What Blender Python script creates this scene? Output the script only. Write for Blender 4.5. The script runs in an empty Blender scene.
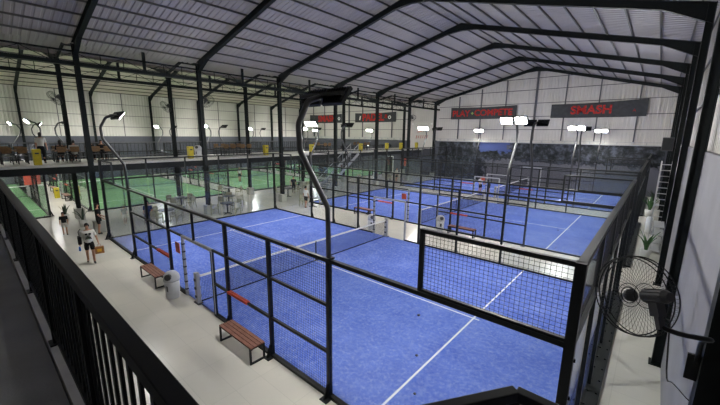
import bpy, bmesh, math, random
from mathutils import Vector, Matrix
random.seed(7)
C = bpy.context.scene.collection
PI = math.pi

# ------------------------------------------------------------------ camera, world, exposure
cam_data = bpy.data.cameras.new('camera')
cam = bpy.data.objects.new('camera', cam_data); C.objects.link(cam)
cam.location = (20.4728, -4.2881, 5.3481)
cam.rotation_euler = (1.374249, -0.012123, 0.715002)
cam_data.sensor_width = 36.0
cam_data.lens = 341.52 / 720 * 36.0
cam_data.clip_start = 0.05; cam_data.clip_end = 300
bpy.context.scene.camera = cam
world = bpy.data.worlds.new('world'); bpy.context.scene.world = world
world.use_nodes = True
world.node_tree.nodes['Background'].inputs[0].default_value = (0.55, 0.56, 0.60, 1)
world.node_tree.nodes['Background'].inputs[1].default_value = 0.02
vs = bpy.context.scene.view_settings
vs.view_transform = 'Standard'; vs.look = 'None'; vs.gamma = 1.0; vs.use_curve_mapping = False
vs.exposure = 1.84
LAMP = 150.0            # emission of the floodlight panels
COOL = (1.0, 0.985, 0.94)

# ------------------------------------------------------------------ materials
def node_mat(name):
    m = bpy.data.materials.new(name); m.use_nodes = True
    nt = m.node_tree
    return m, nt, nt.nodes['Principled BSDF']
def mat(name, col, rough=0.6, metal=0.0, spec=0.5, var=0.0, scale=8.0, bump=0.0, bscale=40.0):
    m, nt, b = node_mat(name)
    b.inputs['Roughness'].default_value = rough
    b.inputs['Metallic'].default_value = metal
    b.inputs['Specular IOR Level'].default_value = spec
    tc = nt.nodes.new('ShaderNodeTexCoord')
    n = nt.nodes.new('ShaderNodeTexNoise'); n.inputs['Scale'].default_value = scale; n.inputs['Detail'].default_value = 4
    nt.links.new(tc.outputs['Object'], n.inputs['Vector'])
    r = nt.nodes.new('ShaderNodeValToRGB')
    v = max(var, 0.03)
    r.color_ramp.elements[0].position = 0.3; r.color_ramp.elements[1].position = 0.7
    r.color_ramp.elements[0].color = tuple(c * (1 - v) for c in col) + (1,)
    r.color_ramp.elements[1].color = tuple(min(1, c * (1 + v)) for c in col) + (1,)
    nt.links.new(n.outputs['Fac'], r.inputs['Fac']); nt.links.new(r.outputs['Color'], b.inputs['Base Color'])
    if bump:
        n2 = nt.nodes.new('ShaderNodeTexNoise'); n2.inputs['Scale'].default_value = bscale
        nt.links.new(tc.outputs['Object'], n2.inputs['Vector'])
        bp = nt.nodes.new('ShaderNodeBump'); bp.inputs['Strength'].default_value = bump; bp.inputs['Distance'].default_value = 0.02
        nt.links.new(n2.outputs['Fac'], bp.inputs['Height']); nt.links.new(bp.outputs['Normal'], b.inputs['Normal'])
    return m
M = {}
M['steel'] = mat('black_steel', (0.007, 0.009, 0.010), 0.45, 0.0, 0.35, 0.15)
M['rail'] = mat('railing_paint', (0.006, 0.008, 0.010), 0.45, 0.0, 0.25, 0.15)
M['polesteel'] = mat('pole_steel', (0.045, 0.047, 0.05), 0.4, 0.0, 0.7, 0.1)
M['frame'] = mat('frame_steel', (0.006, 0.009, 0.010), 0.6, 0.0, 0.25, 0.2)
M['purlin'] = mat('purlin_steel', (0.11, 0.105, 0.10), 0.6, 0.0, 0.4, 0.1)
M['girt'] = mat('girt_steel', (0.10, 0.10, 0.11), 0.6, 0.0, 0.4, 0.1)
M['roof'] = mat('roof_sheet', (0.45, 0.415, 0.39), 0.6, 0.0, 0.4, 0.05, 0.6)
M['roof2'] = mat('roof_sheet_hall', (0.52, 0.46, 0.40), 0.6, 0.0, 0.4, 0.05, 0.6)
M['clad'] = mat('wall_cladding', (0.58, 0.555, 0.52), 0.6, 0.0, 0.3, 0.04, 0.7)
M['plaster'] = mat('grey_plaster', (0.255, 0.25, 0.27), 0.8, 0.0, 0.2, 0.07, 1.2)
M['plaster2'] = mat('dark_plaster', (0.095, 0.10, 0.12), 0.85, 0.0, 0.2, 0.1, 0.8)
M['slab'] = mat('slab_edge', (0.55, 0.54, 0.50), 0.7, 0.0, 0.3, 0.06, 1.5)
M['deck'] = mat('deck_concrete', (0.36, 0.37, 0.37), 0.8, 0.0, 0.25, 0.12, 2.5, 0.2, 60)
M['curb'] = mat('curb_concrete', (0.46, 0.46, 0.46), 0.8, 0.0, 0.25, 0.1, 4)
M['white'] = mat('white_paint', (0.75, 0.75, 0.73), 0.5, 0.0, 0.4, 0.04)
M['silver'] = mat('silver_paint', (0.50, 0.50, 0.50), 0.4, 0.3, 0.5, 0.08)
M['alu'] = mat('aluminium', (0.62, 0.62, 0.62), 0.35, 0.8, 0.5, 0.05)
M['grey'] = mat('grey_plastic', (0.33, 0.34, 0.36), 0.5, 0.0, 0.4, 0.06)
M['bingrey'] = mat('bin_grey', (0.50, 0.51, 0.53), 0.5, 0.0, 0.4, 0.06)
M['lid'] = mat('dark_plastic', (0.05, 0.05, 0.055), 0.5, 0.0, 0.4, 0.1)
M['red'] = mat('red_pad', (0.72, 0.085, 0.045), 0.55, 0.0, 0.3, 0.08)
M['redsign'] = mat('red_sign', (0.60, 0.11, 0.07), 0.5, 0.0, 0.3, 0.15, 10)
M['yellow'] = mat('yellow_plastic', (0.50, 0.40, 0.02), 0.5, 0.0, 0.4, 0.12, 6)
M['wood'] = mat('brown_slats', (0.20, 0.085, 0.06), 0.6, 0.0, 0.3, 0.2, 14)
M['woodlight'] = mat('oak_top', (0.15, 0.085, 0.035), 0.55, 0.0, 0.3, 0.2, 10)
M['rattan'] = mat('beige_weave', (0.36, 0.35, 0.25), 0.7, 0.0, 0.3, 0.15, 20)
M['plantpot'] = mat('white_pot', (0.55, 0.55, 0.52), 0.6, 0.0, 0.3, 0.05)
M['plinth'] = mat('plinth_concrete', (0.42, 0.42, 0.38), 0.8, 0.0, 0.2, 0.08, 3)
M['leaf'] = mat('leaf_green', (0.04, 0.11, 0.03), 0.5, 0.0, 0.4, 0.3, 9)
M['leafdark'] = mat('leaf_dark', (0.03, 0.05, 0.03), 0.5, 0.0, 0.4, 0.3, 9)
M['line'] = mat('line_white', (0.80, 0.80, 0.78), 0.7, 0.0, 0.2, 0.05)
M['net'] = mat('net_cord', (0.012, 0.012, 0.016), 0.7, 0.0, 0.3, 0.1)
M['banner'] = mat('banner_cloth', (0.060, 0.063, 0.067), 0.8, 0.0, 0.2, 0.15, 3, 0.4, 1.5)
M['bannerred'] = mat('banner_red', (0.42, 0.035, 0.03), 0.8, 0.0, 0.2, 0.5, 6)
M['bannergreen'] = mat('banner_green', (0.28, 0.5, 0.12), 0.8)
M['skin'] = mat('skin', (0.48, 0.25, 0.16), 0.55, 0.0, 0.4, 0.05)
M['shirtwhite'] = mat('white_cotton', (0.72, 0.71, 0.66), 0.85, 0.0, 0.2, 0.05)
M['clothblack'] = mat('black_cotton', (0.012, 0.012, 0.014), 0.85, 0.0, 0.2, 0.1)
M['clothblue'] = mat('navy_cotton', (0.02, 0.04, 0.16), 0.85, 0.0, 0.2, 0.1)
M['clothbeige'] = mat('beige_cotton', (0.45, 0.43, 0.38), 0.85, 0.0, 0.2, 0.05)
M['hair'] = mat('black_hair', (0.012, 0.010, 0.009), 0.5, 0.0, 0.4, 0.2)
M['bag'] = mat('paper_bag', (0.34, 0.16, 0.06), 0.8, 0.0, 0.2, 0.3, 14)
M['orange'] = mat('orange_print', (0.75, 0.42, 0.04), 0.7)
M['bottle'] = mat('blue_plastic', (0.05, 0.20, 0.65), 0.3)
M['heartp'] = mat('brown_card', (0.28, 0.13, 0.05), 0.8)

def emis(name, col, s):
    m, nt, b = node_mat(name)
    b.inputs['Base Color'].default_value = (0.8, 0.8, 0.8, 1)
    b.inputs['Emission Color'].default_value = col + (1,)
    b.inputs['Emission Strength'].default_value = s
    return m
M['led'] = emis('led_panel', COOL, LAMP)
M['exitred'] = emis('red_lamp', (1.0, 0.08, 0.04), 3.0)

def floor_mat():
    m, nt, b = node_mat('polished_tiles')
    L = nt.links.new
    tc = nt.nodes.new('ShaderNodeTexCoord')
    br = nt.nodes.new('ShaderNodeTexBrick'); br.offset = 0.0
    br.inputs['Scale'].default_value = 1.0
    br.inputs['Brick Width'].default_value = 1.2; br.inputs['Row Height'].default_value = 0.6
    br.inputs['Mortar Size'].default_value = 0.006
    br.inputs['Color1'].default_value = (0.68, 0.65, 0.575, 1); br.inputs['Color2'].default_value = (0.645, 0.62, 0.55, 1)
    br.inputs['Mortar'].default_value = (0.58, 0.56, 0.5, 1)
    L(tc.outputs['Object'], br.inputs['Vector'])
    n = nt.nodes.new('ShaderNodeTexNoise'); n.inputs['Scale'].default_value = 0.35; n.inputs['Detail'].default_value = 6
    L(tc.outputs['Object'], n.inputs['Vector'])
    r = nt.nodes.new('ShaderNodeValToRGB'); r.color_ramp.elements[0].color = (0.86, 0.87, 0.9, 1); r.color_ramp.elements[0].position = 0.35
    r.color_ramp.elements[1].position = 0.65
    L(n.outputs['Fac'], r.inputs['Fac'])
    mx = nt.nodes.new('ShaderNodeMix'); mx.data_type = 'RGBA'; mx.blend_type = 'MULTIPLY'; mx.inputs[0].default_value = 1.0
    L(br.outputs['Color'], mx.inputs[6]); L(r.outputs['Color'], mx.inputs[7]); L(mx.outputs[2], b.inputs['Base Color'])
    b.inputs['Roughness'].default_value = 0.22
    b.inputs['Specular IOR Level'].default_value = 0.45
    return m
M['floor'] = floor_mat()

def turf_mat(name, base, light, dark):
    m, nt, b = node_mat(name)
    L = nt.links.new
    tc = nt.nodes.new('ShaderNodeTexCoord')
    n = nt.nodes.new('ShaderNodeTexNoise'); n.inputs['Scale'].default_value = 0.9; n.inputs['Detail'].default_value = 9; n.inputs['Roughness'].default_value = 0.75
    L(tc.outputs['Object'], n.inputs['Vector'])
    r = nt.nodes.new('ShaderNodeValToRGB')
    r.color_ramp.elements[0].position = 0.34; r.color_ramp.elements[0].color = dark + (1,)
    r.color_ramp.elements[1].position = 0.70; r.color_ramp.elements[1].color = light + (1,)
    e = r.color_ramp.elements.new(0.5); e.color = base + (1,)
    L(n.outputs['Fac'], r.inputs['Fac'])
    n2 = nt.nodes.new('ShaderNodeTexNoise'); n2.inputs['Scale'].default_value = 10; n2.inputs['Detail'].default_value = 9; n2.inputs['Roughness'].default_value = 0.8
    L(tc.outputs['Object'], n2.inputs['Vector'])
    r2 = nt.nodes.new('ShaderNodeValToRGB'); r2.color_ramp.elements[0].position = 0.47; r2.color_ramp.elements[0].color = (0, 0, 0, 1)
    r2.color_ramp.elements[1].position = 0.66; r2.color_ramp.elements[1].color = (0.62, 0.62, 0.62, 1)
    L(n2.outputs['Fac'], r2.inputs['Fac'])
    mx = nt.nodes.new('ShaderNodeMix'); mx.data_type = 'RGBA'
    L(r2.outputs['Color'], mx.inputs[0]); L(r.outputs['Color'], mx.inputs[6])
    mx.inputs[7].default_value = ((0.36, 0.42, 0.66, 1) if light[2] > light[1] else (light[0] * 1.7, light[1] * 1.3, light[2] * 1.6, 1))
    L(mx.outputs[2], b.inputs['Base Color'])
    b.inputs['Roughness'].default_value = 0.9; b.inputs['Specular IOR Level'].default_value = 0.15
    return m
M['blueturf'] = turf_mat('blue_turf', (0.095, 0.165, 0.58), (0.17, 0.25, 0.68), (0.07, 0.13, 0.52))
M['greenturf'] = turf_mat('green_turf', (0.12, 0.27, 0.115), (0.18, 0.34, 0.16), (0.10, 0.23, 0.10))

def glass_mat():
    m = bpy.data.materials.new('court_glass'); m.use_nodes = True
    nt = m.node_tree; nt.nodes.clear(); L = nt.links.new
    out = nt.nodes.new('ShaderNodeOutputMaterial')
    t = nt.nodes.new('ShaderNodeBsdfTransparent'); t.inputs[0].default_value = (0.93, 0.95, 0.95, 1)
    g = nt.nodes.new('ShaderNodeBsdfGlossy'); g.inputs['Roughness'].default_value = 0.02
    lw = nt.nodes.new('ShaderNodeLayerWeight'); lw.inputs['Blend'].default_value = 0.5
    pw = nt.nodes.new('ShaderNodeMath'); pw.operation = 'POWER'; pw.inputs[1].default_value = 5.0
    L(lw.outputs['Facing'], pw.inputs[0])
    fr = nt.nodes.new('ShaderNodeMath'); fr.operation = 'MULTIPLY_ADD'; fr.inputs[1].default_value = 0.85; fr.inputs[2].default_value = 0.035
    L(pw.outputs[0], fr.inputs[0])
    mx = nt.nodes.new('ShaderNodeMixShader')
    L(fr.outputs[0], mx.inputs[0]); L(t.outputs[0], mx.inputs[1]); L(g.outputs[0], mx.inputs[2])
    df = nt.nodes.new('ShaderNodeBsdfDiffuse'); df.inputs[0].default_value = (0.75, 0.77, 0.8, 1)
    m2 = nt.nodes.new('ShaderNodeMixShader'); m2.inputs[0].default_value = 0.012
    L(mx.outputs[0], m2.inputs[1]); L(df.outputs[0], m2.inputs[2]); L(m2.outputs[0], out.inputs[0])
    return m
M['glass'] = glass_mat()

def mural_mat():
    # a printed landscape: dark trees, a blue opening in the middle, a paler road below
    m, nt, b = node_mat('mural_print'); L = nt.links.new
    tc = nt.nodes.new('ShaderNodeTexCoord')
    sp = nt.nodes.new('ShaderNodeSeparateXYZ'); L(tc.outputs['Object'], sp.inputs[0])
    n = nt.nodes.new('ShaderNodeTexNoise'); n.inputs['Scale'].default_value = 1.3; n.inputs['Detail'].default_value = 10; n.inputs['Roughness'].default_value = 0.7
    L(tc.outputs['Object'], n.inputs['Vector'])
    r = nt.nodes.new('ShaderNodeValToRGB')
    r.color_ramp.elements[0].position = 0.38; r.color_ramp.elements[0].color = (0.010, 0.013, 0.013, 1)
    r.color_ramp.elements[1].position = 0.68; r.color_ramp.elements[1].color = (0.13, 0.14, 0.18, 1)
    e = r.color_ramp.elements.new(0.5); e.color = (0.03, 0.034, 0.038, 1)
    L(n.outputs['Fac'], r.inputs['Fac'])
    def mth(op, a, bb):
        q = nt.nodes.new('ShaderNodeMath'); q.operation = op
        for i, v in enumerate((a, bb)):
            if hasattr(v, 'links') or hasattr(v, 'is_linked'): L(v, q.inputs[i])
            else: q.inputs[i].default_value = v
        return q.outputs[0]
    # wobble
    wob = mth('MULTIPLY', mth('SUBTRACT', n.outputs['Fac'], 0.5), 5.0)
    x = mth('ADD', sp.outputs[0], wob); z = mth('ADD', sp.outputs[2], mth('MULTIPLY', wob, 0.55))
    # blue opening x 3.9..7.7 z 3.5..4.6
    blue = mth('MULTIPLY', mth('LESS_THAN', mth('ABSOLUTE', mth('SUBTRACT', x, 5.8), 0), 1.7), mth('GREATER_THAN', z, 3.5))
    # pale road: z below a line sloping with x
    grey = mth('MULTIPLY', mth('LESS_THAN', z, 2.6), mth('GREATER_THAN', x, 4.6))
    m1 = nt.nodes.new('ShaderNodeMix'); m1.data_type = 'RGBA'; L(grey, m1.inputs[0]); L(r.outputs[0], m1.inputs[6]); m1.inputs[7].default_value = (0.15, 0.15, 0.17, 1)
    m2 = nt.nodes.new('ShaderNodeMix'); m2.data_type = 'RGBA'; L(blue, m2.inputs[0]); L(m1.outputs[2], m2.inputs[6]); m2.inputs[7].default_value = (0.06, 0.085, 0.22, 1)
    L(m2.outputs[2], b.inputs['Base Color']); b.inputs['Roughness'].default_value = 0.7
    b.inputs['Specular IOR Level'].default_value = 0.2
    return m
M['mural'] = mural_mat()

# ------------------------------------------------------------------ mesh helpers
class MB:
    def __init__(s): s.v = []; s.f = []
    def box(s, x0, x1, y0, y1, z0, z1):
        b = len(s.v)
        s.v += [(x, y, z) for z in (z0, z1) for y in (y0, y1) for x in (x0, x1)]
        for q in ((0, 2, 3, 1), (4, 5, 7, 6), (0, 1, 5, 4), (2, 6, 7, 3), (0, 4, 6, 2), (1, 3, 7, 5)): s.f.append(tuple(b + i for i in q))
        return s
    def bar(s, a, c, w, h=None, up=(0, 0, 1)):
        h = h or w; a = Vector(a); c = Vector(c); d = (c - a).normalized(); up = Vector(up)
        if abs(d.dot(up)) > 0.98: up = Vector((1, 0, 0))
        sx = d.cross(up).normalized() * w / 2; sz = sx.cross(d).normalized() * h / 2
        b = len(s.v)
        for p in (a, c):
            for i, j in ((-1, -1), (1, -1), (1, 1), (-1, 1)): s.v.append(tuple(p + sx * i + sz * j))
        for q in ((3, 2, 1, 0), (4, 5, 6, 7), (0, 1, 5, 4), (1, 2, 6, 5), (2, 3, 7, 6), (3, 0, 4, 7)): s.f.append(tuple(b + i for i in q))
        return s
    def tube(s, pts, r, n=8, cap=True):
        pts = [Vector(p) for p in pts]; rr = r if isinstance(r, (list, tuple)) else [r] * len(pts)
        b0 = len(s.v); prev = None
        for i, p in enumerate(pts):
            d = (pts[min(i + 1, len(pts) - 1)] - pts[max(i - 1, 0)]).normalized()
            if prev is None:
                u = d.cross(Vector((0, 0, 1)))
                if u.length < 0.05: u = d.cross(Vector((1, 0, 0)))
            else: u = prev - d * prev.dot(d)
            u.normalize(); prev = u; w = d.cross(u)
            for k in range(n):
                a = 2 * PI * (k + 0.5) / n
                s.v.append(tuple(p + (u * math.cos(a) + w * math.sin(a)) * rr[i]))
        for i in range(len(pts) - 1):
            for k in range(n):
                a = b0 + i * n + k; c = b0 + i * n + (k + 1) % n
                s.f.append((a, c, c + n, a + n))
        if cap:
            s.f.append(tuple(b0 + k for k in range(n))[::-1]); e = b0 + (len(pts) - 1) * n
            s.f.append(tuple(e + k for k in range(n)))
        return s
    def lathe(s, prof, c=(0, 0, 0), n=16):
        return s.tube([(c[0], c[1], c[2] + z) for r, z in prof], [r for r, z in prof], n) if all(prof[i][1] < prof[i + 1][1] for i in range(len(prof) - 1)) else s._lathe(prof, c, n)
    def _lathe(s, prof, c, n):
        b = len(s.v)
        for r, z in prof:
            for k in range(n):
                a = 2 * PI * k / n; s.v.append((c[0] + r * math.cos(a), c[1] + r * math.sin(a), c[2] + z))
        for i in range(len(prof) - 1):
            for k in range(n):
                a = b + i * n + k; d = b + i * n + (k + 1) % n; s.f.append((a, d, d + n, a + n))
        s.f.append(tuple(b + k for k in range(n))[::-1]); e = b + (len(prof) - 1) * n; s.f.append(tuple(e + k for k in range(n)))
        return s
    def prism(s, poly, y0, y1):      # polygon in xz extruded along y
        b = len(s.v); n = len(poly)
        for y in (y0, y1):
            for x, z in poly: s.v.append((x, y, z))
        s.f.append(tuple(b + i for i in range(n))); s.f.append(tuple(b + n + i for i in range(n))[::-1])
        for i in range(n): j = (i + 1) % n; s.f.append((b + i, b + n + i, b + n + j, b + j))
        return s
    def quad(s, a, b_, c, d):
        b = len(s.v); s.v += [a, b_, c, d]; s.f.append((b, b + 1, b + 2, b + 3)); return s
    def build(s, name, m, parent=None, bevel=0, smooth=False, loc=None):
        me = bpy.data.meshes.new(name); me.from_pydata(s.v, [], s.f); me.update()
        if smooth:
            for p in me.polygons: p.use_smooth = True
        o = bpy.data.objects.new(name, me); C.objects.link(o); me.materials.append(M[m] if isinstance(m, str) else m)
        if parent: o.parent = parent
        if bevel:
            bv = o.modifiers.new('bevel', 'BEVEL'); bv.width = bevel; bv.segments = 2; bv.limit_method = 'ANGLE'
        if loc: o.location = loc
        return o
def tag(o, label=None, cat=None, group=None, kind=None):
    if label: o['label'] = label
    if cat: o['category'] = cat
    if group: o['group'] = group
    if kind: o['kind'] = kind
    return o
def thing(name, label, cat, loc=(0, 0, 0), rz=0, group=None):
    o = bpy.data.objects.new(name, None); C.objects.link(o); o.location = loc; o.rotation_euler = (0, 0, rz)
    o.empty_display_size = 0.1
    return tag(o, label, cat, group)
CHILD = {}
def kids(o): return [c for c in bpy.data.objects if c.parent == o]
def copy_tree(o, parent=None, label=None, group=None, loc=None, rz=None):
    c = o.copy(); C.objects.link(c)
    if parent: c.parent = parent
    if label: c['label'] = label
    if group: c['group'] = group
    if loc: c.location = loc
    if rz is not None: c.rotation_euler = (0, 0, rz)
    for ch in kids(o): copy_tree(ch, c)
    return c
def struct(name, mb, m, label=None, **k):
    o = mb.build(name, m, **k); o['kind'] = 'structure'
    if label: o['label'] = label
    return o

XA, XB, XR, XL = -1.8, -6.5, 21.2, -29.0       # column rows and side walls
Y0, YE = -12.0, 37.1                            # building ends
# ------------------------------------------------------------------ floor and walls
struct('floor', MB().box(XL - 1, XR + 0.4, Y0, YE + 0.3, -0.2, 0), 'floor', 'pale beige polished tile floor of the sports hall')

def corrug_wall(name, axis, at, a0, a1, zf, m, label, step=0.3, depth=0.035, sign=1, z0=4.7):
    """ribbed cladding with a top edge zf(a)"""
    mb = MB(); a = a0; pts = []
    while a < a1:
        for da, o in ((0, 0), (step * 0.35, 0), (step * 0.45, depth), (step * 0.9, depth)): pts.append((min(a + da, a1), o))
        a += step
    pts.append((a1, 0))
    for i in range(len(pts) - 1):
        (p, o1), (q, o2) = pts[i], pts[i + 1]
        if q - p < 1e-6: continue
        if axis == 'y': mb.quad((p, at + sign * o1, z0), (q, at + sign * o2, z0), (q, at + sign * o2, zf(q)), (p, at + sign * o1, zf(p)))
        else: mb.quad((at + sign * o1, p, z0), (at + sign * o2, q, z0), (at + sign * o2, q, zf(q)), (at + sign * o1, p, zf(p)))
    return struct(name, mb, m, label)
def zroof(x):                                   # underside of the roof sheets
    if x >= XA: return 9.72 + (12.62 - 9.72) * (1 - abs(x - 9.7) / 11.5)
    if x >= XB: return 9.65
    return 9.72 + (12.62 - 9.72) * (1 - abs(x + 17.75) / 11.25)
corrug_wall('wall_end', 'y', YE, XL, XR + 0.2, lambda x: zroof(x) + 0.05, 'clad', 'off-white ribbed cladding high on the far end wall')
corrug_wall('wall_left', 'x', XL, Y0, YE, lambda y: 9.9, 'clad', 'off-white ribbed cladding high on the left side wall', sign=-1)
corrug_wall('wall_right', 'x', XR + 0.1, Y0, YE, lambda y: 9.9, 'clad', 'off-white ribbed cladding above the plaster on the right side wall', z0=5.05)
corrug_wall('wall_back', 'y', Y0, XL, XR + 0.2, lambda x: zroof(x) + 0.05, 'clad', 'off-white ribbed cladding behind the upper gallery', sign=-1)
struct('wall_end', MB().box(XL, XR, YE - 0.1, YE + 0.1, 0, 4.7), 'plaster2', 'dark grey lower part of the far end wall')
struct('wall_left', MB().box(XL - 0.2, XL + 0.12, Y0, YE, 0, 4.8), 'plaster2', 'dark blue-grey lower part of the left side wall')
struct('wall_right', MB().box(XR, XR + 0.3, Y0, YE, 0, 5.08), 'plaster', 'lavender-grey plastered lower part of the right side wall')
struct('wall_back', MB().box(XL, XR, Y0 - 0.2, Y0, 0, 4.7), 'plaster2', 'dark lower wall behind the gallery')

# roofs: ribbed sheets running down each slope
def roof_slope(x0, z0, x1, z1, m, label, step=0.30, dep=0.03):
    mb = MB(); y = Y0; pts = []
    while y < YE:
        for d, o in ((0, 0), (step * 0.55, 0), (step * 0.66, dep), (step * 0.89, dep)): pts.append((y + d, o))
        y += step
    for i in range(len(pts) - 1):
        (p, o1), (q, o2) = pts[i], pts[i + 1]
        mb.quad((x0, p, z0 + o1), (x0, q, z0 + o2), (x1, q, z1 + o2), (x1, p, z1 + o1))
    return struct('ceiling', mb, m, label)
roof_slope(-2.4, zroof(XA) - 0.15, 9.7, 12.62, 'roof', 'grey ribbed roof sheets on the left slope of the main hall')
roof_slope(9.7, 12.62, 21.5, zroof(21.2) - 0.07, 'roof', 'grey ribbed roof sheets on the right slope of the main hall')
roof_slope(XB + .5, zroof(XB - 0.01) - 0.13, -17.75, 12.62, 'roof2', 'pale ribbed roof sheets on the near slope of the green-court hall')
roof_slope(-17.75, 12.62, XL - .3, zroof(XL) - 0.07, 'roof2', 'pale ribbed roof sheets on the far slope of the green-court hall')
roof_slope(-4.3, 10.12, -1.7, 9.75, 'roof', 'narrow ribbed roof strip over the gap between the halls, near side')
roof_slope(-6.3, 9.75, -4.3, 10.12, 'roof', 'narrow ribbed roof strip over the gap between the halls, far side')

# purlins, each a fixed piece of the building
def purlins(xa, xb, za, zb, side):
    n = int(abs(xb - xa) / 1.12)
    for i in range(n + 1):
        t = (i + 0.3) / (n + 0.6); x = xa + (xb - xa) * t; z = za + (zb - za) * t
        o = MB().box(x - 0.028, x + 0.028, Y0, YE, z - 0.09, z - 0.012).build('roof_purlin', 'purlin')
        tag(o, 'steel purlin under the %s, number %d from its eave' % (side, i + 1), 'purlin', 'purlins under the ' + side)
        o['kind'] = 'structure'
purlins(XA, 9.7, 9.72, 12.62, 'left slope of the main roof')
purlins(XR, 9.7, 9.72, 12.62, 'right slope of the main roof')
purlins(XB, -17.75, 9.72, 12.62, 'near slope of the green-court roof')
purlins(XL, -17.75, 9.72, 12.62, 'far slope of the green-court roof')

# portal frames
def ibeam(mb, top, bot, y, w=0.2, t=0.02):
    """I section in the xz plane between the lists top[] and bot[] of (x,z)"""
    n = len(top)
    for i in range(n - 1):
        mb.prism([top[i], top[i + 1], bot[i + 1], bot[i]], y - t / 2, y + t / 2)
        for L_, s in ((top, -1), (bot, 1)):
            a, b = L_[i], L_[i + 1]
            mb.prism([a, b, (b[0], b[1] + s * t), (a[0], a[1] + s * t)], y - w / 2, y + w / 2)
    return mb
names = {-12: 'behind the gallery', -6: 'beside the gallery', 0: 'nearest the camera in view', 6: 'second into the hall', 12: 'third into the hall', 18: 'fourth into the hall', 24: 'fifth into the hall', 30: 'sixth into the hall', 36: 'against the end wall'}
def half_rafter(xk, xr, y, parent):
    s = 1 if xr > xk else -1
    sl = (12.5 - 9.6) / abs(xr - xk)
    def top(d): return (xk + s * d, 9.58 + sl * d)
    L_ = abs(xr - xk)
    ds = [0, 1.3, L_ - 1.0, L_]; dep = [0.62, 0.29, 0.29, 0.46]
    ibeam(MB(), [top(d) for d in ds], [(top(d)[0], top(d)[1] - e) for d, e in zip(ds, dep)], y).build('rafter', 'frame', parent)
def column(x, y, h, parent, face, w=0.3, base=True):
    mb = MB(); x0, x1 = x - w / 2, x + w / 2
    mb.box(x0, x0 + 0.02, y - 0.1, y + 0.1, 0.0, h); mb.box(x1 - 0.02, x1, y - 0.1, y + 0.1, 0.0, h); mb.box(x0, x1, y - 0.012, y + 0.012, 0.0, h)
    mb.box(x0 - 0.05, x1 + 0.05, y - 0.15, y + 0.15, 0, 0.03)
    return mb.build('column', 'frame', parent)
for y in range(-12, 37, 6):
    f = thing('portal_frame', 'black steel gable frame spanning the blue-court hall, ' + names[y], 'steel frame', (0, 0, 0), 0, None)
    column(XA, y, 9.5, f, 1)
    column(21.12, y if y else -0.12, 9.6, f, -1, 0.2)
    half_rafter(XA, 9.7, y, f); half_rafter(21.2, 9.7, y, f)
    g = thing('portal_frame', 'black steel gable frame spanning the green-court hall, ' + names[y], 'steel frame')
    column(XB, y, 9.5, g, 1, 0.28); column(XL + .28, y, 9.6, g, 1, 0.28)
    half_rafter(XB, -17.75, y, g); half_rafter(XL + .15, -17.75, y, g)
    lk = MB(); lk.bar((XA, y, 9.45), (-4.3, y, 9.9), .1, .16); lk.bar((-4.3, y, 9.9), (XB, y, 9.45), .1, .16)
    lk.build('link_beam', 'frame', f)
# pale concrete plinths round the bases of the inner columns
pl = []
for (x, row) in ((XA, 'blue-court side'), (XB, 'green-court side')):
    for k, y in enumerate(range(-6, 37, 6)):
        o = MB().box(-0.24, 0.24, -0.24, 0.24, 0.0, 0.62).build('column_plinth', 'plinth', bevel=0.015, loc=(x, y, 0))
        tag(o, 'pale square plinth at the foot of a column, %s, %s' % (row, names[y]), 'plinth', 'plinths of the inner columns')

# lattice girders along the two inner column rows
def girder(x, label):
    t = thing('lattice_girder', label, 'girder')
    MB().box(x - 0.05, x + 0.05, Y0, YE - .1, 9.12, 9.2).build('top_chord', 'frame', t)
    MB().box(x - 0.09, x + 0.09, Y0, YE - .1, 8.5, 8.68).build('bottom_chord', 'frame', t)
    w = MB(); y = Y0; i = 0
    while y < YE - 1.1:
        w.bar((x, y, 8.66), (x, y, 9.14), 0.03); w.bar((x, y, 8.66 if i % 2 else 9.14), (x, y + 1.0, 9.14 if i % 2 else 8.66), 0.025)
        y += 1.0; i += 1
    w.build('lattice', 'frame', t)
    for y in range(-9, 36, 6): MB().box(x - .05, x + .05, y - .07, y + .07, 8.55, 9.65).build('hanger', 'frame', t)
girder(XA, 'long black lattice girder along the near row of columns under the eave')
girder(XB, 'long black lattice girder along the row of columns by the green courts')

# girts and studs on the white walls
def trim(n, mb, label): 
    o = struct('trim_%d' % n, mb, 'girt', label)
for x0, x1, ph in ((XL, XB, 0), (XA, XR, 1)):
    mb = MB()
    for z in (6.1, 7.5, 8.9, 10.3, 11.5):
        if ph: lo = max(XA, 9.7 - 11.5 * (12.5 - z) / 2.85); hi = min(XR, 9.7 + 11.5 * (12.5 - z) / 2.85)
        else: lo = max(XL, -17.75 - 11.2 * (12.5 - z) / 2.85); hi = min(XB, -17.75 + 11.2 * (12.5 - z) / 2.85)
        mb.box(lo, hi, YE - 0.035, YE - 0.012, z - 0.03, z + 0.03)
    trim(1 + ph, mb, 'thin horizontal girts across the white end wall of the %s hall' % ('blue-court' if ph else 'green-court'))
    mb = MB()
    xs = (0.95, 3.7, 6.55, 9.7, 12.5, 15.4, 18.5) if ph else (-26.2, -23.4, -20.6, -17.75, -14.9, -12.1, -9.3)
    for x in xs: 
        w = 0.10 if x in (9.7, -17.75) else 0.05
        mb.box(x - w, x + w, YE - 0.14, YE - 0.02, 4.9, zroof(x) - 0.35)
    trim(3 + ph, mb, 'upright studs on the white end wall of the %s hall' % ('blue-court' if ph else 'green-court'))
    mb = MB(); mb.box(x0, x1, YE - 0.3, YE - 0.1, 4.62, 4.7); mb.box(x0, x1, YE - 0.22, YE - 0.14, 4.9, 4.96)
    x = x0 + .4
    while x < x1: mb.box(x - .04, x + .04, YE - 0.24, YE - 0.12, 4.7, 4.9); x += 1.1
    o = struct('trim_%d' % (5 + ph), mb, 'curb', 'pale bracketed ledge along the end wall of the %s hall' % ('blue-court' if ph else 'green-court'))
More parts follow.
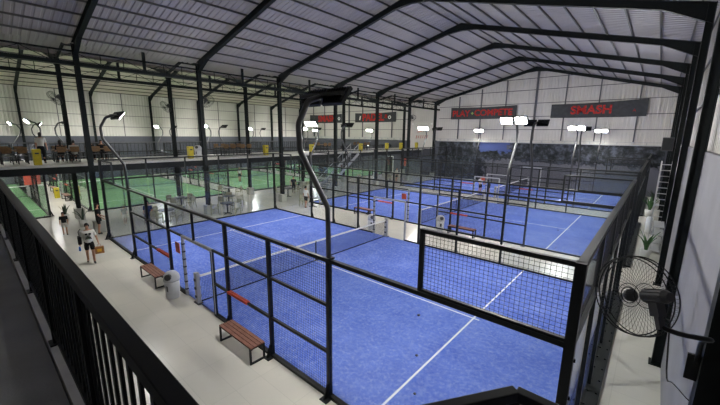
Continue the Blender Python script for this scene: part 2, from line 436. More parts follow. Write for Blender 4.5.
mb = MB()
for z in (5.9, 7.2, 8.5): mb.box(XL + 0.012, XL + 0.03, Y0, YE, z - 0.025, z + 0.025)
y = Y0 + 3
while y < YE:
    mb.box(XL + 0.01, XL + 0.06, y - 0.035, y + 0.035, 4.8, 9.8); y += 3
struct('trim_7', mb, 'girt', 'grid of thin girts and studs on the white left wall')
mb = MB()
for z in (6.3, 7.6, 8.9): mb.box(XR + 0.02, XR + 0.06, Y0, YE, z - 0.03, z + 0.03)
struct('trim_8', mb, 'girt', 'thin girts on the upper right wall')

# mural
o = MB().box(XA + 0.3, 20.9, 0, 0.04, 0.05, 4.62).build('wall_mural', 'mural'); o.location = (0, YE - 0.16, 0)
tag(o, 'wide dark printed landscape mural of trees covering the lower end wall', 'mural')

# ------------------------------------------------------------------ gallery decks
struct('floor', MB().box(XB - 1.7, -3.9, -3.95, YE - 0.1, 3.42, 3.55), 'slab', 'pale walkway slab of the gallery along the green courts')
mb = MB().box(-4.1, -3.92, -3.95, YE - 0.1, 3.05, 3.42); mb.box(XB - 1.7, XB - 1.5, -3.95, YE - 0.1, 3.05, 3.42)
y = -3.9
while y < YE - .3: mb.box(XB - 1.7, -3.95, y, y + 0.12, 3.12, 3.42); y += 3
struct('trim_9', mb, 'frame', 'dark steel edge beams and joists under the gallery walkway')
struct('floor', MB().box(-8.2, XR, Y0, -4.05, 3.35, 3.53), 'deck', 'dark concrete floor of the near gallery')
struct('trim_10', MB().box(-8.2, 21.2, -4.04, -3.89, 3.25, 3.57), 'curb', 'paler concrete kerb along the near gallery edge')

# near black railing
t = thing('gallery_railing', 'long black steel railing with thick bars at the edge of the near gallery', 'railing')
YR = -3.985
MB().box(-3.8, 19.83, YR - .03, YR + .03, 4.55, 4.61).build('top_rail', 'rail', t, bevel=0.004)
MB().box(-3.8, 19.83, YR - .02, YR + .02, 3.66, 3.70).build('bottom_rail', 'rail', t)
bars = MB(); x = -3.7
while x < 19.78: bars.box(x - .016, x + .016, YR - .006, YR + .006, 3.7, 4.55); x += 0.13
b = bars.build('balusters', 'rail', t); b['kind'] = 'stuff'
for i in range(17):
    x = -3.5 + i * 1.45
    m_ = MB().box(x - .025, x + .025, YR - .025, YR + .025, 3.57, 4.55); m_.box(x - .06, x + .06, YR - .05, YR + .05, 3.571, 3.582); m_.build('post', 'rail', t)
t = thing('gallery_railing', 'short angled black railing at the bottom of the view', 'railing')
pts = [(19.72, YR, 4.53), (20.23, -3.22, 4.53), (21.15, -3.22, 4.53)]
r_ = MB(); r_.bar(pts[0], pts[1], .038, .036); r_.bar(pts[1], pts[2], .038, .036); r_.build('top_rail', 'rail', t, bevel=.004)
r_ = MB(); r_.bar((pts[0][0], pts[0][1], 3.68), (pts[1][0], pts[1][1], 3.68), .04); r_.bar((pts[1][0], pts[1][1], 3.68), (pts[2][0], pts[2][1], 3.68), .04); r_.build('bottom_rail', 'rail', t)
for (x, y) in ((20.23, -3.22), (21.1, -3.22)): MB().box(x - .018, x + .018, y - .018, y + .018, 3.35, 4.53).build('post', 'rail', t)

# railing at the back of the far gallery
t = thing('gallery_railing', 'long dark upright-bar railing along the far gallery above the green courts', 'railing')
MB().box(-8.12, -8.06, -3.9, YE - .15, 4.58, 4.64).build('top_rail', 'girt', t)
MB().box(-8.11, -8.07, -3.9, YE - .15, 3.68, 3.72).build('bottom_rail', 'girt', t)
b_ = MB(); y = -3.8
while y < YE - .2: b_.box(-8.105, -8.075, y - .013, y + .013, 3.55, 4.6); y += .24
b_.build('balusters', 'steel', t)['kind'] = 'stuff'

# staircase to the gallery
t = thing('staircase', 'grey steel staircase rising to the far gallery behind the first blue court', 'staircase', (-3.3, 17.6, 0))
n = 18
for sx in (-.55, .55):
    MB().bar((sx, 0, 0.1), (sx, 4.7, 3.45), .05, .28).build('stringer', 'grey', t)
tr = MB()
for i in range(n): tr.box(-.53, .53, .15 + i * 4.6 / n, .15 + i * 4.6 / n + .27, (i + 1) * 3.45 / n - .04, (i + 1) * 3.45 / n)
tr.build('treads', 'girt', t)
for sx in (-.55, .55):
    h_ = MB().bar((sx, 0, 1.05), (sx, 4.7, 4.4), .05); 
    for i in range(5): h_.bar((sx, .1 + i * 1.13, .15 + i * .805), (sx, .1 + i * 1.13, 1.1 + i * .805), .035)
    h_.build('handrail', 'grey', t)

# ------------------------------------------------------------------ padel courts
def wire(mb, x0, x1, z0, z1, y, pitch=.058, t=.0034):
    nx = max(1, round((x1 - x0) / pitch)); nz = max(1, round((z1 - z0) / pitch))
    for i in range(nx + 1):
        x = x0 + (x1 - x0) * i / nx; mb.box(x - t / 2, x + t / 2, y - t / 2, y + t / 2, z0, z1)
    for i in range(nz + 1):
        z = z0 + (z1 - z0) * i / nz; mb.box(x0, x1, y - t / 2, y + t / 2, z - t / 2, z + t / 2)
def swap(mb, x):   # turn an x-z panel into a y-z panel at x
    mb.v = [(x + v[1], v[0], v[2]) for v in mb.v]; mb.f = [f[::-1] for f in mb.f]; return mb
def make_cage(label):
    t = thing('padel_enclosure', label, 'court fence')
    for y, s in ((0, -1), (10, 1)):
        far = s > 0
        for x in (0, 4, 6, 8, 12, 14, 16, 20):
            h = 4.0 if x in (0, 20) else 3.0
            w = 0.055 if x in (0, 20) else 0.042
            m = MB().box(x - w, x + w, y - w, y + w, 0, h)
            # foot: base plate and gusset on the outside
            m.box(x - .1, x + .1, min(y, y + s * .2), max(y, y + s * .2), 0.0, .02)
            m.bar((x, y + s * .14, .02), (x, y + s * .03, .34), .03, .07)
            for q in range(6): m.box(x + w, x + w + .02, y - .012, y + .012, .3 + q * .5, .34 + q * .5)
            m.build('post', 'steel', t, bevel=0)
        # upper corner mesh frames over the glass (3 to 4 m)
        for x0, x1 in ((0, 2), (18, 20)):
            m = MB().box(x0, x1, y - .03, y + .03, 3.94, 4.0); m.box(x0, x1, y - .03, y + .03, 3.0, 3.06)
            xi = x1 if x0 == 0 else x0
            m.box(xi - .03, xi + .03, y - .03, y + .03, 3.0, 4.0); m.build('mesh_frame', 'steel', t)
            w_ = MB(); wire(w_, x0, x1, 3.05, 3.95, y); w_.build('mesh_panel', 'net', t)
        MB().box(0, 20, y - .04, y + .04, 2.95, 3.02).build('top_rail', 'steel', t)
        MB().box(0, 9.1, y - .05, y + .05, 0, .07).build('base_rail', 'steel', t); MB().box(11.2, 20, y - .05, y + .05, 0, .07).build('base_rail', 'steel', t)
        MB().box(4, 9.15, y - .03, y + .03, 2.02, 2.08).build('middle_rail', 'steel', t); MB().box(11.2, 16, y - .03, y + .03, 2.02, 2.08).build('middle_rail', 'steel', t)
        MB().box(4, 8, y - .03, y + .03, 1.0, 1.06).build('lower_rail', 'steel', t); MB().box(11.2, 16, y - .03, y + .03, 1.0, 1.06).build('lower_rail', 'steel', t)
        MB().box(9.97, 10.03, y - .03, y + .03, 2.05, 2.97).build('strut', 'steel', t)
        for x0, x1 in ((4, 6), (6, 8), (12, 14), (14, 16)):
            w_ = MB(); wire(w_, x0 + .04, x1 - .04, .08, 2.95, y); w_.build('mesh_panel', 'net', t)
        for x0, x1 in ((8, 10), (10, 12)):
            w_ = MB(); wire(w_, x0 + .04, x1 - .04, 2.08, 2.95, y); w_.build('mesh_panel', 'net', t)
        for x0, x1 in ((.06, 1.995), (2.005, 3.95), (16.05, 17.995), (18.005, 19.93)):
            MB().box(x0, x1, y - .006, y + .006, .08, 2.95).build('glass_panel', 'glass', t)
        cl = MB()
        for x in (2, 18):
            for z in (.5, 1.2, 1.9, 2.6): cl.box(x - .018, x + .018, y - .015, y + .015, z, z + .02)
        cl.build('glass_clamps', 'lid', t)
        # white gate frame around the net post
        g = MB().box(9.12, 9.2, y - .04, y + .04, 0, 2.05); g.box(9.12, 11.22, y - .04, y + .04, 2.0, 2.08)
        if far: g.box(11.14, 11.22, y - .04, y + .04, 0, 2.05)
        else: MB().box(11.12, 11.2, y - .04, y + .04, 0, 2.0).build('gate_jamb', 'steel', t); MB().box(11.2, 11.22, y - .045, y - .03, 0, 2.0).build('gate_strip', 'silver', t)
        g.build('gate_frame', 'silver', t, bevel=.008)
        k = MB()
        k.box(9.145, 9.175, y - .0425, y + .0425, .2, 1.85)
        for i in range(7):
            for xx in (9.16,): k.box(xx - .043, xx + .043, y - .044, y + .044, .2 + i * .26, .25 + i * .26)
        k.build('hinge_strip', 'lid', t)
        for x0, x1 in ((6.8, 7.95), (12.0, 13.0)) if not far else ():
            tag(MB().box(x0, x1, y - .055, y + .055, 1.0, 1.075).build('rail_pad', 'red', t, bevel=.01), 'red pad on the lower rail')
        if not far: sg = MB().box(8.70, 9.02, y + s * .05, y + s * .07, 1.43, 1.78).build('sign', 'redsign', t); tag(sg, 'small red sign beside the gate')
    # end walls
    for x, s in ((0, -1), (20, 1)):
        for y0 in (0, 2, 4, 6, 8):
            swap(MB().box(y0 + .04, y0 + 1.96, -.006, .006, .08, 2.96), x).build('glass_panel', 'glass', t)
            w_ = MB(); wire(w_, y0 + .03, y0 + 1.97, 3.05, 3.95, 0); swap(w_, x).build('mesh_panel', 'net', t)
            if y0: MB().box(x - .035, x + .035, y0 - .035, y0 + .035, 0 if s > 0 else 2.98, 4.0).build('post', 'steel', t)
        MB().box(x - .045, x + .045, 0, 10, 3.93, 4.0).build('top_rail', 'steel', t)
        MB().box(x - .045, x + .045, 0, 10, 2.96, 3.04).build('middle_rail', 'steel', t)
        wdt = .22 if s > 0 else .05
        m = MB().box(min(x - .05, x + s * wdt), max(x + .05, x + s * wdt), 0, 10, 0, .07)
        if s > 0:
            for i in range(20):
                for xx in (x + .0, x + .15): m.box(xx, xx + .035, .2 + i * .5, .235 + i * .5, .07, .10)
        m.build('base_rail', 'steel', t)
    return t
def make_net(label):
    t = thing('court_net', label, 'net', (10, 0, 0))
    w_ = MB(); wire(w_, .12, 9.88, .03, .86, 0, .05, .004); swap(w_, 0).build('netting', 'net', t)
    MB().box(-.008, .008, .1, 9.9, .85, .92).build('tape', 'line', t)
    MB().box(-.01, .01, 4.975, 5.025, .02, .9).build('centre_strap', 'net', t)
    MB().box(-.01, .01, .1, 9.9, .02, .05).build('bottom_cord', 'net', t)
    for y in (0, 10):
        p = MB().box(-.09, .09, y - .06, y + .06, .02, 1.02).build('net_post', 'silver', t, bevel=.015)
        k = MB()
        for i in range(3): k.box(-.05, .05, y - .085, y - .055, .2 + i * .28, .28 + i * .28); k.box(-.05, .05, y + .055, y + .085, .2 + i * .28, .28 + i * .28)
        k.build('winch', 'lid', p); MB().box(-.16, .16, y - .09, y + .09, 0, .025).build('foot_plate', 'lid', p)
    return t
def make_turf(mat_, name, label):
    t = MB().box(0.02, 19.98, .02, 9.98, 0, .018).build(name, mat_); tag(t, label, 'court surface')
    for (a, b, c, d, nm) in ((3.0, 3.05, .05, 9.95, 'service_line'), (16.95, 17.0, .05, 9.95, 'service_line'), (2.85, 17.15, 4.975, 5.025, 'centre_line')):
        MB().box(a, b, c, d, .018, .021).build(nm, 'line', t)
    return t
def rounded(pts, r=.12):
    out = [Vector(pts[0])]
    for i in range(1, len(pts) - 1):
        p = Vector(pts[i]); a = (Vector(pts[i - 1]) - p); b = (Vector(pts[i + 1]) - p)
        ra = min(r, a.length / 2); rb = min(r, b.length / 2); A = p + a.normalized() * ra; B = p + b.normalized() * rb
        for k in range(4):
            u = k / 3; out.append(A * (1 - u) ** 2 + p * 2 * u * (1 - u) + B * u * u)
    out.append(Vector(pts[-1])); return out
def make_lamp(label, lit=True):
    t = thing('floodlight_pole', label, 'floodlight', (0, 0, 0))
    pts = rounded([(0, -.0, 3.02), (0, -.02, 4.03), (0, -.64, 5.08), (0, -.66, 5.5), (0, -.45, 5.88), (0, -.08, 5.99)], .06)
    MB().tube(pts, .05, 8).build('pole', 'polesteel', t, smooth=True)
    MB().box(-.08, .08, -.08, .08, 3.02, 3.05).build('foot_plate', 'steel', t)
    MB().box(-.5, .5, -.2, -.12, 5.97, 6.03).build('crossbar', 'steel', t)
    for sx in (-.27, .27):
        h = MB().box(-.24, .24, -.18, .18, 0, .06)
        for i in range(8): h.box(-.21 + i * .06, -.2 + i * .06, -.14, .14, .06, .10)
        hd = h.build('lamp_head', 'steel', t); hd.location = (sx, -.03, 5.95); hd.rotation_euler = (math.radians(50), 0, 0)
        pn = MB().box(-.2, .2, -.14, .14, -.012, .0).build('led_panel', 'led', hd)
    return t
cage0 = make_cage('black steel, glass and wire-mesh cage of the blue padel court nearest the camera')
net0 = make_net('black net with white tape across the nearest blue court')
turfb0 = make_turf('blueturf', 'court_turf', 'blue artificial turf with white lines, nearest court')
turfg0 = make_turf('greenturf', 'court_turf', 'green artificial turf with white lines, court just behind the nearest lobby tables')
lamp0 = make_lamp('tall bent black floodlight pole on the fence right in front of the camera')
courts = [  # x0, y0, colour, wording
    (0, 0, 'b', 'nearest blue court'), (0, 13.4, 'b', 'middle blue court'), (0, 26.1, 'b', 'farthest blue court'),
    (-28.2, -11.2, 'g', 'leftmost green court'), (-28.2, .9, 'g', 'second green court from the left'),
    (-28.2, 13.0, 'g', 'third green court from the left'), (-28.2, 25.4, 'g', 'farthest green court')]
firstlamp = True
for i, (x0, y0, c, nm) in enumerate(courts):
    if i == 0: cg, nt_, tf = cage0, net0, turfb0
    else:
        cg = copy_tree(cage0, label='steel, glass and wire-mesh cage around the ' + nm)
        nt_ = copy_tree(net0, label='black net with white tape across the ' + nm)
        src = turfb0 if c == 'b' else turfg0
        tf = turfg0 if i == 3 else copy_tree(src)
    tf['label'] = '%s artificial turf with white lines, the %s' % ('blue' if c == 'b' else 'green', nm)
    cg['group'] = 'padel court cages'; nt_['group'] = 'padel court nets'; tf['group'] = 'padel court surfaces'
    cg.location = (x0, y0, 0); nt_.location = (x0 + 10, y0, 0); tf.location = (x0, y0, 0)
    for (lx, ly, rz, w) in ((4, 0, 0, 'left of its near side'), (16, 0, 0, 'right of its near side'), (4, 10, PI, 'left of its far side'), (16, 10, PI, 'right of its far side')):
        if firstlamp: l = lamp0; firstlamp = False
        else: l = copy_tree(lamp0)
        l['label'] = 'bent floodlight pole on the %s, %s' % (nm, w); l['group'] = 'floodlight poles'
        l.location = (x0 + lx, y0 + ly, 0); l.rotation_euler = (0, 0, rz)

# ------------------------------------------------------------------ banners
def text_mesh(s, size, m, name='lettering', shear=0.0, bold=.012, parent=None, loc=(0, 0, 0), rot=(PI / 2, 0, 0)):
    cu = bpy.data.curves.new(name, 'FONT'); cu.body = s; cu.size = size; cu.shear = shear; cu.offset = bold * size; cu.extrude = .004
    cu.align_x = 'CENTER'; cu.align_y = 'CENTER'; cu.space_character = 1.02
    tmp = bpy.data.objects.new('tmp', cu); C.objects.link(tmp)
    me = bpy.data.meshes.new_from_object(tmp.evaluated_get(bpy.context.evaluated_depsgraph_get()))
    bpy.data.objects.remove(tmp)
    me.materials.clear(); me.materials.append(M[m])
    o = bpy.data.objects.new(name, me); C.objects.link(o); o.parent = parent; o.location = loc; o.rotation_euler = rot
    return o
def banner(x0, x1, z0, z1, label, zt=(0, 0)):
    t = thing('wall_banner', label, 'banner', ((x0 + x1) / 2, YE - 0.24, 0), 0, 'dark banners on the end wall')
    mb = MB(); n = 24; w = x1 - x0
    rows = []
    for i in range(n + 1):
        u = i / n; x = -w / 2 + w * u
        top = z1 + zt[0] * (1 - u) + zt[1] * u - .10 * math.sin(PI * u); bot = z0 - .04 * math.sin(PI * u)
        y = .035 * math.sin(u * 9) ; rows.append((x, y, top, bot))
    for i in range(n):
        (xa, ya, ta, ba), (xb, yb, tb, bb) = rows[i], rows[i + 1]
        mb.quad((xa, ya, ba), (xb, yb, bb), (xb, yb, tb), (xa, ya, ta)); mb.quad((xa, ya + .006, ta), (xb, yb + .006, tb), (xb, yb + .006, bb), (xa, ya + .006, ba))
    mb.build('cloth', 'banner', t); return t
b = banner(-.05, 7.85, 7.36, 8.78, 'dark banner reading PLAY COMPETE in red, left of the ridge post on the end wall')
text_mesh('PLAY', .98, 'bannerred', parent=b, loc=(-2.6, -.05, 8.0), shear=0.0, bold=.03)
text_mesh('COMPETE', .98, 'bannerred', parent=b, loc=(1.3, -.05, 8.03), bold=.03)
s_ = MB().box(-.05, .05, -.01, .01, -.16, .16); s_.box(-.16, .16, -.01, .01, -.05, .05); s_.build('star', 'bannergreen', b).location = (-1.15, -.05, 8.02)
b = banner(11.3, 19.15, 7.3, 8.72, 'dark rippled banner reading SMASH in red, right of the ridge post on the end wall', (-.05, .15))
text_mesh('SMASH', 1.1, 'bannerred', parent=b, loc=(-.4, -.05, 7.98), bold=.03)
text_mesh('A', .35, 'bannerred', parent=b, loc=(3.0, -.05, 7.85))
b = banner(-16.3, -8.5, 7.2, 8.6, 'dark banner reading PADEL in red, on the green-court hall end wall right of the other')
text_mesh('PADEL', 1.4, 'bannerred', parent=b, loc=(-.3, -.05, 7.87), bold=.04)
o = MB(); o.tube([(math.cos(a) * .2, 0, math.sin(a) * .2) for a in [i * PI / 5 for i in range(11)]], .06, 6, False).build('emblem', 'line', b).location = (2.8, -.05, 7.85)
MB().tube([(0, 0, -.25), (0, 0, .25)], [.2, .16], 8).build('emblem', 'bannerred', b).location = (2.15, -.05, 8.0)
MB().tube([(0, 0, -.3), (.15, 0, .3)], .1, 6).build('emblem', 'line', b).location = (-2.9, -.05, 7.85)
b = banner(-27.0, -19.2, 7.2, 8.6, 'dark banner reading SMASH in red, leftmost on the far end wall')
text_mesh('SMASH', 1.35, 'bannerred', parent=b, loc=(.4, -.05, 7.87), bold=.04)
MB().tube([(math.cos(a) * .2, 0, math.sin(a) * .2) for a in [i * PI / 5 for i in range(11)]], .06, 6, False).build('emblem', 'line', b).location = (3.3, -.05, 7.85)
# light board between the halls
t = thing('wall_board', 'tall cream board with small red lettering between the two halls on the end wall', 'sign board', (-4.1, YE - .3, 0))
MB().box(-1.8, 1.8, 0, .06, 3.6, 7.1).build('board', 'clad', t)
mb = MB()
for i in range(6): mb.bar((-.9 + i * .33, -.01, 4.9 + .05 * (i % 2)), (-.75 + i * .33, -.01, 5.35), .1, .04)
mb.bar((-.7, -.01, 5.75), (.2, -.01, 5.95), .06, .06); mb.build('lettering', 'bannerred', t)
for sx in (-1.45, 1.45): MB().box(sx - .12, sx + .12, -.12, 0, 6.75, 6.95).build('spot_lamp', 'white', t)

# ------------------------------------------------------------------ small furniture builders
def bench(loc, rz, label, L_=1.5):
    t = thing('bench', label, 'bench', loc, rz, 'benches beside the court fences')
    for sx in (-L_ / 2 + .04, L_ / 2 - .04):
        f = MB().box(sx - .02, sx + .02, -.2, -.16, 0, .42); f.box(sx - .02, sx + .02, .16, .2, 0, .42); f.box(sx - .02, sx + .02, -.2, .2, 0, .04); f.box(sx - .02, sx + .02, -.2, .2, .38, .42)
        f.build('end_frame', 'steel', t)
    MB().box(-L_ / 2, L_ / 2, -.17, -.14, .38, .42).box(-L_ / 2, L_ / 2, .14, .17, .38, .42).build('side_rail', 'steel', t)
    for i in range(4): MB().box(-L_ / 2, L_ / 2, -.19 + i * .098, -.105 + i * .098, .42, .45).build('slat', 'wood', t, bevel=.004)
    return t
bench0 = bench((13.2, -.36, 0), 0, 'brown slatted bench on black frame nearest the camera, beside the court fence')
copy_tree(bench0, label='brown slatted bench beside the nearest court fence, left of the grey bin', loc=(7.2, -.36, 0))
copy_tree(bench0, label='slatted bench in the aisle beside the middle blue court, left one', loc=(5.9, 13.0, 0))
copy_tree(bench0, label='slatted bench in the aisle beside the middle blue court, right one', loc=(12.9, 13.0, 0))
copy_tree(bench0, label='slatted bench in the green-court aisle near the yellow bin', loc=(-14.4, .6, 0))
copy_tree(bench0, label='slatted bench in the green-court aisle farthest along', loc=(-19.6, .6, 0))

def litter_bin(loc, label, rz=0):
    t = thing('litter_bin', label, 'bin', loc, rz, 'grey bins')
    MB()._lathe([(.19, 0), (.20, .02), (.235, .62), (.22, .62)], (0, 0, 0), 20).build('body', 'bingrey', t, smooth=True)
    MB()._lathe([(.245, .6), (.25, .66), (.23, .78), (.15, .88), (.02, .92)], (0, 0, 0), 20).build('dome_lid', 'bingrey', t, smooth=True)
    MB().tube([(.12, -.12, .76), (.19, -.19, .78)], [.11, .1], 10).build('opening', 'lid', t)
    b = MB().box(.1, .2, -.215, -.2, .3, .48); b.build('mark', 'lid', t)
    return t
bin0 = litter_bin((8.98, -.38, 0), 'grey domed litter bin by the gate of the nearest court')
copy_tree(bin0, label='grey domed bin in the aisle near the far net post of the nearest court', loc=(8.6, 10.5, 0))
copy_tree(bin0, label='grey domed bin by the gate of the middle blue court', loc=(11.6, 13.0, 0))

def yellow_bin(loc, label, s=1.0, rz=0):
    t = thing('yellow_bin', label, 'bin', loc, rz, 'tall yellow bins'); t.scale = (s, s, s)
    MB().prism([(-.15, 0), (.15, 0), (.18, .7), (-.18, .7)], -.16, .16).build('body', 'yellow', t, bevel=.02)
    MB().prism([(-.19, .7), (.19, .7), (.15, .84), (-.15, .84)], -.17, .17).build('lid', 'yellow', t, bevel=.02)
    MB().box(.16, .19, -.08, .08, .58, .66).build('slot', 'lid', t)
    return t
yb = yellow_bin((-4.35, -1.75, 3.55), 'yellow bin on the far gallery edge at the left of the photo, nearest one', 1.0)
for y, w in ((6.2, 'beside a grey bin left of the second column'), (12.35, 'between the second and third columns'), (17.4, 'just behind the tall bent floodlight pole'), (24.5, 'under the left part of the PADEL banner'), (29.3, 'under the right part of the PADEL banner'), (32.3, 'left of the cream wall board'), (36.0, 'at the far right end of the gallery')):
    copy_tree(yb, label='yellow bin on the far gallery, ' + w, loc=(-4.4, y, 3.55))
copy_tree(yb, label='yellow bin on the floor of the aisle between the green courts', loc=(-15.9, .25, 0))
copy_tree(bin0, label='grey domed bin on the gallery beside a yellow bin', loc=(-4.4, 6.75, 3.55))

def make_chair(label, m='rattan'):
    t = thing('lobby_chair', label, 'chair', (0, 0, 0), 0, 'lobby chairs')
    MB().box(-.23, .23, -.22, .22, .41, .45).build('seat', m, t, bevel=.015)
    MB().prism([(-.24, .5), (.24, .5), (.22, .86), (-.22, .86)], .2, .235).build('backrest', m, t, bevel=.01)
    for sx in (-.21, .21):
        MB().bar((sx, -.2, .42), (sx * 1.08, -.23, 0), .03).build('leg', m, t)
        MB().bar((sx, .22, .82), (sx * 1.08, .25, 0), .03).build('leg', m, t)
        MB().bar((sx * 1.1, -.2, .64), (sx * 1.1, .22, .66), .04, .025).bar((sx * 1.1, -.2, .64), (sx, -.2, .42), .03).build('armrest', m, t)
    return t
def make_table(label):
    t = thing('round_table', label, 'table', (0, 0, 0), 0, 'round lobby tables')
    MB()._lathe([(.42, .71), (.45, .72), (.45, .745), (.43, .75)], (0, 0, 0), 24).build('tabletop', 'lid', t)
    MB().tube([(0, 0, .03), (0, 0, .71)], .04, 8).build('pedestal', 'steel', t)
    m = MB()
    for k in range(4): a = k * PI / 2 + .4; m.bar((0, 0, .05), (math.cos(a) * .33, math.sin(a) * .33, .02), .05, .03)
    m.build('base', 'steel', t); return t
ch0 = make_chair('x'); tb0 = make_table('x'); first = [True, True]
tables = [(-1.6, 3.3, 'behind the nearest court, left of the glare', [20, 110, 200, 300]), (-1.0, 6.9, 'touching the glass by the second column', [10, 100, 250]),
          (-3.4, 8.3, 'between two columns in the lobby middle', [60, 150, 300]), (-5.2, 5.6, 'beside the plinth nearest the green turf', [30, 120, 210, 310]),
          (-7.0, 10.3, 'by the third green court edge', [45, 200]), (-3.2, 13.6, 'behind the third column', [80, 220]), (1.5, 14.6 - 2.3, 'in the aisle behind the nearest court', [30, 200]),
          (-5.9, 17.0, 'near the foot of the grey staircase', [20, 190]), (-4.6, 24.2, 'beyond the staircase under the gallery', [0, 120, 240]), (-3.2, 28.5, 'farthest, under the end of the gallery', [60, 180, 300])]
for tx, ty, w, angs in tables:
    if first[0]: t = tb0; first[0] = False
    else: t = copy_tree(tb0)
    t['label'] = 'dark round lobby table ' + w; t.location = (tx, ty, 0)
    for k, a in enumerate(angs):
        a = math.radians(a)
        if first[1]: c = ch0; first[1] = False
        else: c = copy_tree(ch0)
        side = ['glass-court', 'far-wall', 'green-court', 'camera'][int(((math.degrees(a) + 45) % 360) // 90)]
        c['label'] = 'beige chair, %s side of the lobby table %s' % (side, w.split(',')[0])
        c.location = (tx + .78 * math.cos(a), ty + .78 * math.sin(a), 0); c.rotation_euler = (0, 0, a - PI / 2)
        c['group'] = 'lobby chairs'

# gallery tables with brown tops and dark chairs
def make_high_table():
    t = thing('gallery_table', 'x', 'table', (0, 0, 0), 0, 'wooden gallery tables')
    MB().box(-.35, .35, -.6, .6, .70, .75).build('tabletop', 'woodlight', t, bevel=.01)
    for sx in (-.3, .3):
        for sy in (-.52, .52): MB().box(sx - .02, sx + .02, sy - .02, sy + .02, 0, .7).build('leg', 'steel', t)
    return t
def make_dark_chair():
    t = thing('gallery_chair', 'x', 'chair', (0, 0, 0), 0, 'gallery chairs')
    MB().box(-.21, .21, -.21, .21, .43, .46).build('seat', 'lid', t, bevel=.01)
    MB().box(-.21, .21, .19, .22, .6, .92).build('backrest', 'woodlight', t, bevel=.01)
    for sx in (-.19, .19):
        MB().bar((sx, -.19, .44), (sx, -.2, 0), .03).build('leg', 'steel', t)
        MB().bar((sx, .2, .9), (sx, .22, 0), .03).build('leg', 'steel', t)
    return t
gt = make_high_table(); gc = make_dark_chair(); f2 = [True, True]
for gy, w in ((-2.5, 'left of the nearest yellow bin'), (-.3, 'right of the nearest yellow bin'), (1.3, 'just behind the first tall column'), (9.6, 'right of the second column'), (11.0, 'between the second and third columns'), (20.2, 'over the staircase'), (26.5, 'under the PADEL banner')):
    t = gt if f2[0] else copy_tree(gt); f2[0] = False
    t['label'] = 'brown-topped table on the far gallery ' + w; t.location = (-6.0 + .001 * gy, gy, 3.55)
    for sx, sy, rz, q in ((.62, -.3, -PI / 2, 'near-left'), (.62, .3, -PI / 2, 'near-right'), (-.62, -.3, PI / 2, 'far-left'), (-.62, .3, PI / 2, 'far-right')):
        c = gc if f2[1] else copy_tree(gc); f2[1] = False
        c['label'] = 'wooden-backed chair, %s place, gallery table %s' % (q, w); c['group'] = 'gallery chairs'
        c.location = (-6.0 + sx, gy + sy, 3.55); c.rotation_euler = (0, 0, rz)

# potted plants
def plant(loc, label, leafm='leafdark', s=1.0, potm='plantpot', n=9):
    t = thing('potted_plant', label, 'plant', loc, random.random() * 6); t.scale = (s, s, s)
    MB()._lathe([(.15, 0), (.2, .42), (.17, .42), (.16, .36)], (0, 0, 0), 14).build('pot', potm, t, smooth=True)
    for k in range(n):
        a = k * 2.4 + random.random() * .4; tilt = .12 + .5 * random.random(); h = .55 + .35 * random.random(); mb = MB()
        P = []
        for j in range(6):
            u = j / 5; r = .04 + tilt * u * u * h * 1.1; z = .36 + h * u * (1 - .15 * tilt * u); w = .055 * math.sin(PI * min(1, .15 + u * .85)) + .003
            P.append((r * math.cos(a) - w * math.sin(a), r * math.sin(a) + w * math.cos(a), z, r * math.cos(a) + w * math.sin(a), r * math.sin(a) - w * math.cos(a), r * math.cos(a) * 1.05, r * math.sin(a) * 1.05))
        for j in range(5):
            p, q = P[j], P[j + 1]
            mb.quad((p[0], p[1], p[2]), (p[5], p[6], p[2] - .012), (q[5], q[6], q[2] - .012), (q[0], q[1], q[2]))
            mb.quad((p[5], p[6], p[2] - .012), (p[3], p[4], p[2]), (q[3], q[4], q[2]), (q[5], q[6], q[2] - .012))
        mb.build('leaf', leafm, t)
    return t
plant((-6.15, -.75, 0), 'spiky dark plant in a white pot left of a column plinth, behind the girl', n=5)
plant((-3.75, -.35, 0), 'spiky dark plant in a white pot near the woman in black', n=5)
plant((20.62, 15.2, 0), 'green leafy potted plant in the right aisle, nearer one', 'leaf', 1.1)
plant((20.52, 26.0, 0), 'green leafy potted plant in the right aisle near the ladder', 'leaf', 1.3)
plant((20.62, 31.0, 0), 'large dark bushy plant at the far end of the right aisle', 'leafdark', 1.15, n=22)

# ladder and right-aisle bits
t = thing('ladder', 'aluminium ladder leaning by the right wall behind the courts', 'ladder', (20.86, 18.7, 0))
for sx in (-.21, .21): MB().bar((sx, 0, 0), (sx, .55, 4.2), .03, .06).build('stile', 'alu', t)
for i in range(14): u = (i + .6) / 14.2; MB().bar((-.21, .55 * u, 4.2 * u), (.21, .55 * u, 4.2 * u), .035).build('rung', 'alu', t)
t = thing('storage_rack', 'low pale metal rack standing in the right aisle before the ladder', 'rack', (20.95, 17.2, 0))
for sx in (-.18, .18):
    for sy in (-.8, .8): MB().box(sx - .015, sx + .015, sy - .015, sy + .015, 0, 1.3).build('post', 'alu', t)
for z in (.1, .5, .9, 1.27): MB().box(-.19, .19, -.82, .82, z, z + .03).build('shelf', 'silver', t)
o = MB()._lathe([(.14, 0), (.15, .02), (.15, .9), (.12, .95)], (0, 0, 0), 16).build('white_cylinder', 'white', smooth=True, loc=(20.6, 20.9, 0)); tag(o, 'white upright cylinder standing in the right aisle', 'cylinder')
t = thing('loudspeaker', 'black loudspeaker box mounted high on the right wall at the back', 'speaker', (20.8, 23.7, 0))
MB().box(-.27, .27, -.25, .25, 4.6, 5.4).build('cabinet', 'lid', t, bevel=.02)
MB().box(-.23, .23, -.265, -.25, 4.66, 5.34).build('grille', 'steel', t); MB().box(.27, .38, -.05, .05, 4.8, 4.9).build('bracket', 'steel', t)

